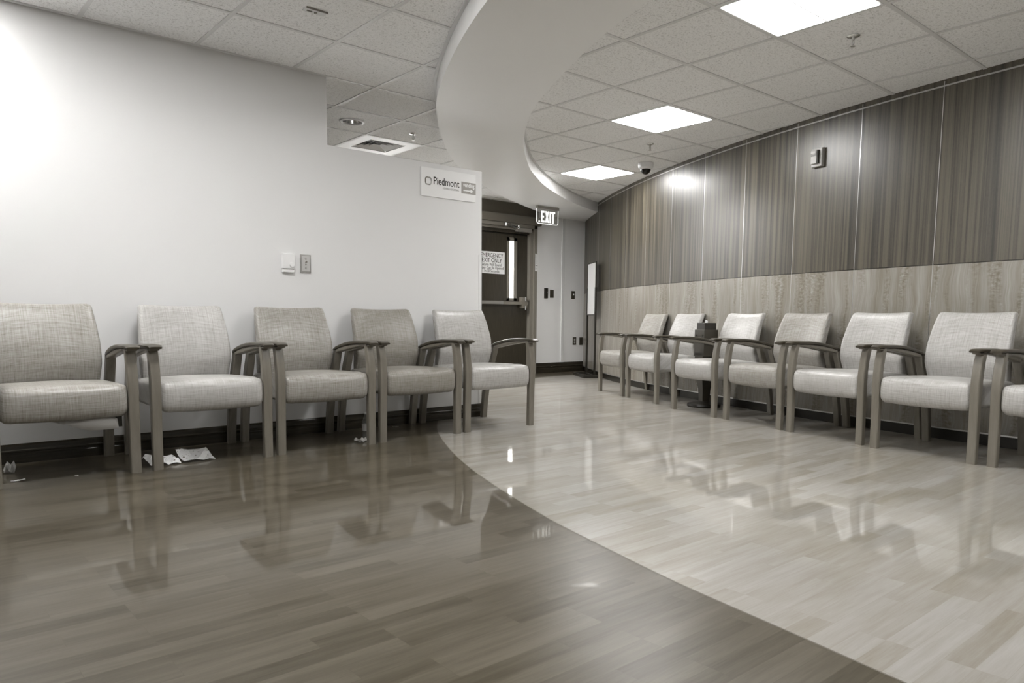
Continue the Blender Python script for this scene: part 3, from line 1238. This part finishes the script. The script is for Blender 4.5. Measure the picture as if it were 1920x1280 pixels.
box('head_panel', (FX0 + 0.08, 0.012, 1.995), (FX1 - 0.10, 0.09, 2.05), ['door'], de)
box('head_gap_shade', (FX0 + 0.08, 0.05, 1.96), (FX1 - 0.10, 0.10, 2.01), ['black'], de)  # black block standing in for the shadow gap above the leaf
gx0, gx1 = 6.785 - 6.66, 6.868 - 6.66
bm = bmesh.new()
for lo, hi in (((gx0 - .035, 0.022, 1.055), (gx0, 0.036, 1.937)), ((gx1, 0.022, 1.055), (gx1 + .058, 0.036, 1.937)),
               ((gx0 - .035, 0.022, 1.055), (gx1 + .058, 0.036, 1.091)), ((gx0 - .035, 0.022, 1.888), (gx1 + .058, 0.036, 1.937))):
    bm_box(bm, [(a + b) / 2 for a, b in zip(lo, hi)], [b - a for a, b in zip(lo, hi)])
from_bm('vision_frame', bm, ['frame'], leaf)
box('vision_glass', (gx0, 0.030, 1.091), (gx1, 0.034, 1.888), ['daylight'], leaf)
pb = box('panic_bar', (6.24 - 6.66, -0.03, 0.998), (7.10 - 6.66, 0.02, 1.040), ['signgrey'], de, 0.004)
box('push_pad', (6.24 - 6.66, -0.04, 1.000), (6.625 - 6.66, -0.028, 1.044), ['steel'], pb, 0.003)
box('latch_box', (6.98 - 6.66, -0.035, 0.95), (7.08 - 6.66, 0.034, 1.105), ['valance'], pb, 0.004)
bm = bmesh.new()
bm_box(bm, (7.035 - 6.66, -0.042, 1.08), (0.02, 0.012, 0.06), 0, 0.003)
bm_box(bm, (7.035 - 6.66, -0.042, 0.955), (0.02, 0.012, 0.06), 0, 0.003)
from_bm('latch_rods', bm, ['chrome'], pb)
cl = box('door_closer', (6.87 - 6.66, -0.055, 2.022), (7.135 - 6.66, 0.012, 2.072), ['signmid'], de, 0.003)
bm = bmesh.new()
bm_sweep(bm, [(6.885 - 6.66, -0.06, 2.075), (6.60 - 6.66, -0.16, 2.09), (6.55 - 6.66, -0.17, 2.09)], (0.010, 0.005), up=(0, 0, 1))
bm_sweep(bm, [(6.56 - 6.66, -0.165, 2.078), (6.86 - 6.66, -0.03, 2.062)], (0.010, 0.004), up=(0, 0, 1))
bm_lathe(bm, [(0, 2.06), (.014, 2.06), (.014, 2.10), (0, 2.10)], (6.56 - 6.66, -.165, 0), 12)
bm_lathe(bm, [(0, 2.055), (.014, 2.055), (.014, 2.095), (0, 2.095)], (6.885 - 6.66, -.06, 0), 12)
bm_box(bm, (6.62 - 6.66, 0.0, 2.055), (0.05, 0.03, 0.02))
from_bm('closer_arm', bm, ['chrome'], cl, angle=40)

s = empty('door_sign', (6.472, FARY + 0.034, 1.57))
tag(s, 'white emergency exit only notice on the dark wooden door', 'sign')
box('sign_panel', (-0.233, -0.004, -0.150), (0.233, 0.0, 0.150), ['signwhite'], s, 0.001)
bm = None
for body, sz, z, xs in (('EMERGENCY', 0.082, 0.072, 0.86), ('EXIT ONLY', 0.082, 0.004, 0.86), ('Alarm Will Sound', 0.054, -0.046, 0.88),
                        ('Door Can Be Opened', 0.054, -0.090, 0.86), ('In 30 Seconds', 0.054, -0.133, 0.88)):
    text_mesh('lettering', body, sz, ['ink'], s, face_neg_y(0, -0.0045, z), 0.0, 'CENTER', xs)

s = empty('notice_card', (7.235, FARY - 0.046, 1.61))
tag(s, 'narrow white notice on the door frame beside the light switch wall', 'notice')
box('card', (-0.022, -0.003, -0.125), (0.022, 0.0, 0.125), ['signwhite'], s)
bm = bmesh.new()
for k in range(14):
    if k in (9,):
        continue
    bm_box(bm, (0.002, -0.0035, 0.105 - k * 0.0155), (0.028, 0.001, 0.003))
bm_box(bm, (0, -0.0035, -0.045), (0.042, 0.001, 0.010))
bm_box(bm, (0, -0.0035, 0.121), (0.042, 0.001, 0.008))
from_bm('print', bm, ['signmid'], s)


def wall_plate(name, x, z, w, h, label, cat, kind=None, mat='plate'):
    e = empty(name, (x, FARY, z))
    tag(e, label, cat)
    box('plate', (-w / 2, -0.007, -h / 2), (w / 2, 0.0, h / 2), [mat], e, 0.002)
    if kind == 'outlet':
        for s in (-1, 1):
            bm = bmesh.new()
            bm_lathe(bm, [(0, -.009), (.016, -.009), (.017, -.006), (0, -.006)], (0, 0, s * 0.021), 20, 0, 'Y')
            from_bm('socket', bm, ['signpale'], e)
    elif kind == 'switch':
        box('toggle', (-0.006, -0.02, -0.004), (0.006, -0.006, 0.018), ['white'], e, 0.001)
    elif kind == 'reader':
        box('indicator', (0.006, -0.036, 0.012), (0.016, -0.033, 0.018), ['signpale'], e)
    return e


r_ = wall_plate('card_reader', 7.463, 1.177, 0.052, 0.15, 'tall narrow black card reader on the far wall next to the door', 'card reader', None)
box('reader_body', (-0.026, -0.034, -0.075), (0.026, -0.006, 0.075), ['black'], r_, 0.004)
box('indicator', (0.004, -0.037, 0.012), (0.016, -0.0335, 0.018), ['signpale'], r_)
wall_plate('blank_plate', 7.592, 1.172, 0.074, 0.118, 'dark blank plate right of the black card reader', 'wall plate')
wall_plate('light_switch', 8.041, 1.165, 0.074, 0.122, 'dark switch plate with a small white toggle on the far wall', 'light switch', 'switch')
wall_plate('power_outlet', 8.086, 0.466, 0.074, 0.118, 'dark double socket plate low on the far wall', 'outlet', 'outlet')
wall_plate('blank_plate', 8.230, 0.462, 0.070, 0.118, 'dark blank plate low on the far wall, right of the double socket', 'wall plate')

# ------------------------------------------------------------------ EXIT sign
s = empty('exit_sign', (6.815, 7.235, SOF))
tag(s, 'lit clear EXIT sign hanging from the curved soffit', 'exit sign')
box('canopy', (-0.16, -0.03, -0.006), (0.16, 0.03, 0.0), ['white'], s, 0.002)
box('housing', (-0.195, -0.022, -0.042), (0.195, 0.022, -0.006), ['signmid'], s, 0.004)


def rrect(w, h, r, zc, n=6):
    out = []
    for cx, cz, a0 in ((w - r, h - r, 0), (-(w - r), h - r, 90), (-(w - r), -(h - r), 180), (w - r, -(h - r), 270)):
        for k in range(n + 1):
            a = radians(a0 + 90 * k / n)
            out.append((cx + r * cos(a), zc + cz + r * sin(a)))
    return out


outer = [(-0.195, -0.042), (-0.195, -0.20)] + [(-0.195 + 0.03 * (1 - cos(radians(a))), -0.20 - 0.03 * sin(radians(a))) for a in range(15, 91, 15)] + \
        [(0.195 - 0.03 * (1 - cos(radians(a))), -0.20 - 0.03 * sin(radians(a))) for a in range(90, 14, -15)] + [(0.195, -0.20), (0.195, -0.042)]
prism('acrylic_panel', outer, -0.003, 0.003, ['acrylic'], s, 'XZ')
sweep('lit_edge', [(x, 0, z) for x, z in outer], (0.0035, 0.004), ['exit_glow'], s, ring=4, square=1.0, up=(0, 1, 0))
bm = bmesh.new()
zt, zb = -0.066, -0.212
bw = 0.021


def stroke(pts):
    bm_prism(bm, pts, -0.007, -0.004, 0, 'XZ')


x = -0.118
stroke([(x, zb), (x + .058, zb), (x + .058, zb + bw), (x + bw, zb + bw), (x + bw, (zt + zb) / 2 - bw / 2), (x + .048, (zt + zb) / 2 - bw / 2),
        (x + .048, (zt + zb) / 2 + bw / 2), (x + bw, (zt + zb) / 2 + bw / 2), (x + bw, zt - bw), (x + .058, zt - bw), (x + .058, zt), (x, zt)])
x = -0.048
cxm, czm = x + .035, (zt + zb) / 2
stroke([(x, zb), (x + .024, zb), (cxm, czm - .032), (x + .046, zb), (x + .07, zb), (cxm + .0125, czm), (x + .07, zt), (x + .046, zt), (cxm, czm + .032), (x + .024, zt), (x, zt), (cxm - .0125, czm)])
stroke([(0.034, zb), (0.056, zb), (0.056, zt), (0.034, zt)])
stroke([(0.088, zb), (0.110, zb), (0.110, zt - bw), (0.134, zt - bw), (0.134, zt), (0.064, zt), (0.064, zt - bw), (0.088, zt - bw)])
from_bm('letters', bm, ['exit_glow'], s)
bm = bmesh.new()
bm_prism(bm, [(-0.165, -0.200), (-0.150, -0.192), (-0.142, -0.200), (-0.142, -0.212), (-0.155, -0.216), (-0.165, -0.210)], -0.007, -0.004, 0, 'XZ')
from_bm('test_lamp', bm, ['exit_glow'], s)

# ------------------------------------------------------------------ directional sign, thermostat, switch on the left wall
s = empty('direction_sign', (3.394, WY, 1.821))
tag(s, 'white hospital sign with logo, vending box and arrow at the end of the white wall', 'sign')
box('sign_panel', (-0.258, -0.008, -0.106), (0.258, 0.0, 0.106), ['signwhite'], s, 0.001)
text_mesh('lettering', 'Piedmont', 0.079, ['ink'], s, face_neg_y(-0.148, -0.0086, -0.010), 0.0006, 'LEFT', 0.80)
text_mesh('small_lettering', 'ATHENS REGIONAL', 0.022, ['signpale'], s, face_neg_y(-0.060, -0.0086, -0.038), 0.0, 'LEFT', 0.80)
box('vending_box', (0.118, -0.0095, -0.048), (0.258, -0.008, 0.040), ['signmid'], s)
text_mesh('vending_lettering', 'vending', 0.044, ['signwhite'], s, face_neg_y(0.188, -0.0102, 0.004), 0.0012, 'CENTER', 0.82)
bm = bmesh.new()
bm_prism(bm, [(0.134, -0.020), (0.205, -0.020), (0.205, -0.010), (0.236, -0.0245), (0.205, -0.039), (0.205, -0.029), (0.134, -0.029)], -0.0108, -0.0095, 0, 'XZ')
from_bm('arrow', bm, ['signwhite'], s)
for nm, m_, rot in (('logo_arc', 'signgrey', 0), ('logo_arc', 'signmid', 1), ('logo_arc', 'signpale', 2), ('logo_arc', 'signmid', 3)):
    bm = bmesh.new()
    pts = [(-0.026, -0.014), (-0.026, 0.010)] + [(-0.026 + 0.014 * (1 - cos(radians(a))), 0.010 + 0.016 * sin(radians(a))) for a in (30, 60, 90)] + [(-0.004 + (0.002 if rot else -.004), 0.026)]
    rm = Matrix.Rotation(-rot * pi / 2, 2)
    pts = [rm @ Vector(p) for p in pts]
    bm_sweep(bm, [(-0.193 + p.x, -0.0092, 0.008 + p.y) for p in pts], (0.001, 0.0042), 0, 4, 0.5, (0, 1, 0))
    from_bm(nm, bm, [m_], s)

s = empty('thermostat', (2.078, WY, 1.156))
tag(s, 'square white thermostat with a round dial on the white wall', 'thermostat')
box('case', (-0.043, -0.030, -0.038), (0.043, 0.0, 0.060), ['white'], s, 0.003)
box('lower_case', (-0.040, -0.026, -0.062), (0.036, 0.0, -0.043), ['white'], s, 0.002)
box('slot', (-0.036, -0.018, -0.044), (0.038, 0.0, -0.037), ['signgrey'], s)
lathe('dial', [(0, -.040), (.014, -.040), (.0165, -.037), (.0165, -.030), (0, -.030)], ['white'], s, (0.019, 0, -0.012), 28, 'Y')
s = empty('key_switch_plate', (2.205, WY, 1.158))
tag(s, 'steel switch plate with two screws right of the thermostat', 'switch plate')
bm = bmesh.new()
for a in range(4):
    pass
bm_box(bm, (0, -0.004, 0), (0.076, 0.008, 0.122), 0, 0.002)
from_bm('plate', bm, ['steel'], s)
box('plate_face', (-0.029, -0.0105, -0.051), (0.029, -0.008, 0.051), ['signpale'], s, 0.001)
for z in (0.033, -0.030):
    bm = bmesh.new(); bm_lathe(bm, [(0, -.0125), (.006, -.0125), (.0075, -.0105), (0, -.0105)], (0.0, 0, z), 16, 0, 'Y'); from_bm('screw', bm, ['steel'], s)
bm = bmesh.new(); bm_box(bm, (0, -.012, 0.008), (0.010, 0.008, 0.006)); bm_box(bm, (0, -.012, -0.006), (0.009, 0.004, 0.004)); bm_lathe(bm, [(0, -.016), (.006, -.014), (.007, -.0105), (0, -.0105)], (0.004, 0, 0.012), 12, 0, 'Y')
from_bm('toggle', bm, ['signgrey'], s)

# fire alarm strobe on the panelled wall
s = empty('alarm_strobe')
s.matrix_world = wall_frame(2.945, 2.083)
tag(s, 'rectangular fire alarm strobe high on the dark panelled wall', 'fire alarm')
box('back_box', (-0.052, -0.022, -0.072), (0.052, -0.001, 0.072), ['signmid'], s, 0.002)
box('face', (-0.050, -0.032, -0.070), (0.050, -0.022, 0.070), ['signpale'], s, 0.003)
box('horn_body', (-0.036, -0.056, -0.050), (0.020, -0.030, 0.056), ['signpale'], s, 0.003)
box('side_shadow_gap', (0.020, -0.050, -0.048), (0.028, -0.031, 0.054), ['ink'], s).name = 'side_shadow'  # dark block drawn as the shadow gap beside the horn
box('lens', (-0.032, -0.062, 0.026), (0.016, -0.054, 0.046), ['signpale'], s, 0.003)
bm = bmesh.new()
bm_box(bm, (-0.008, -0.0565, 0.018), (0.05, 0.002, 0.004)); bm_box(bm, (-0.008, -0.0565, 0.010), (0.05, 0.002, 0.003))
from_bm('grille', bm, ['ink'], s)

# ------------------------------------------------------------------ litter on the floor
def crumple(name, pts_n, size, loc, rz, mat, label, cat, h=0.03, seed=1, rise=0.0):
    rnd = random.Random(seed)
    bm = bmesh.new()
    nx, ny = pts_n
    g = [[bm.verts.new(((i / nx - .5) * size[0], (j / ny - .5) * size[1] + 0.006 * rnd.uniform(-1, 1), 0.003 + h * rnd.random() ** 1.6 + rise * (j / ny) ** 1.4 * size[1])) for i in range(nx + 1)] for j in range(ny + 1)]
    for j in range(ny):
        for i in range(nx):
            bm.faces.new((g[j][i], g[j][i + 1], g[j + 1][i + 1], g[j + 1][i]))
    o = from_bm(name, bm, [mat])
    o.modifiers.new('thick', 'SOLIDIFY').thickness = 0.0015
    o.location = loc
    o.rotation_euler = (0, 0, rz)
    return tag(o, label, cat)


NP = NT('printed_paper')
c = NP.coords('Object', (1, 1, 1))
nz = NP.noise(c, 60, 2)
cc = NP.ramp(nz, [(0.33, tone(0.12)), (0.37, tone(0.75))])
NP.l(cc, NP.b.inputs['Base Color']); NP.b.inputs['Roughness'].default_value = 0.7
M['print'] = NP.m
crumple('crumpled_paper', (7, 4), (0.16, 0.13), (1.115, 4.215, 0), 0.1, 'print', 'crumpled printed paper on the dark floor under the gap between the two left chairs', 'paper', 0.026, 3, 0.2)
crumple('folded_paper', (5, 3), (0.17, 0.14), (1.30, 4.235, 0.0), 0.05, 'print', 'folded white printed sheet on the dark floor, right of the crumpled paper', 'paper', 0.012, 5, 0.30)
crumple('tissue_scrap', (5, 4), (0.07, 0.05), (2.30, 4.17, 0), 0.3, 'dust', 'small crumpled grey scrap beside the front leg of the middle armchair', 'litter', 0.03, 8)
crumple('food_wrapper', (4, 4), (0.035, 0.05), (0.452, 4.42, 0), 0.6, 'dust', 'crumpled wrapper on the floor at the left edge under the first armchair', 'litter', 0.07, 9)
crumple('paper_scrap', (4, 2), (0.06, 0.012), (0.46, 4.19, 0), 0.1, 'paper', 'thin white paper shred by the front leg at the left edge', 'litter', 0.006, 12)
crumple('paper_scrap', (3, 2), (0.018, 0.009), (0.70, 4.15, 0), 0.2, 'paper', 'tiny white crumb on the dark floor below the first armchair seat', 'litter', 0.003, 14)
crumple('paper_scrap', (3, 2), (0.05, 0.012), (2.83, 4.60, 0), 0.1, 'dust', 'grey sliver on the floor near the rear of the darkest armchair', 'litter', 0.006, 15)
e = empty('plastic_bottle', (2.405, 4.28, 0))
tag(e, 'clear plastic bottle standing between the front legs of the third and fourth chairs', 'bottle')
lathe('bottle_body', [(0, 0), (.024, 0), (.027, .006), (.027, .05), (.025, .06), (.027, .07), (.027, .11), (.018, .14), (.010, .155), (.010, .165), (0, .165)], ['acrylic'], e, seg=24)
lathe('label_band', [(.0275, .055), (.0275, .10)], ['signpale'], e, seg=24, closed=False)
lathe('cap', [(0, .165), (.012, .165), (.012, .18), (0, .18)], ['white'], e, seg=20)
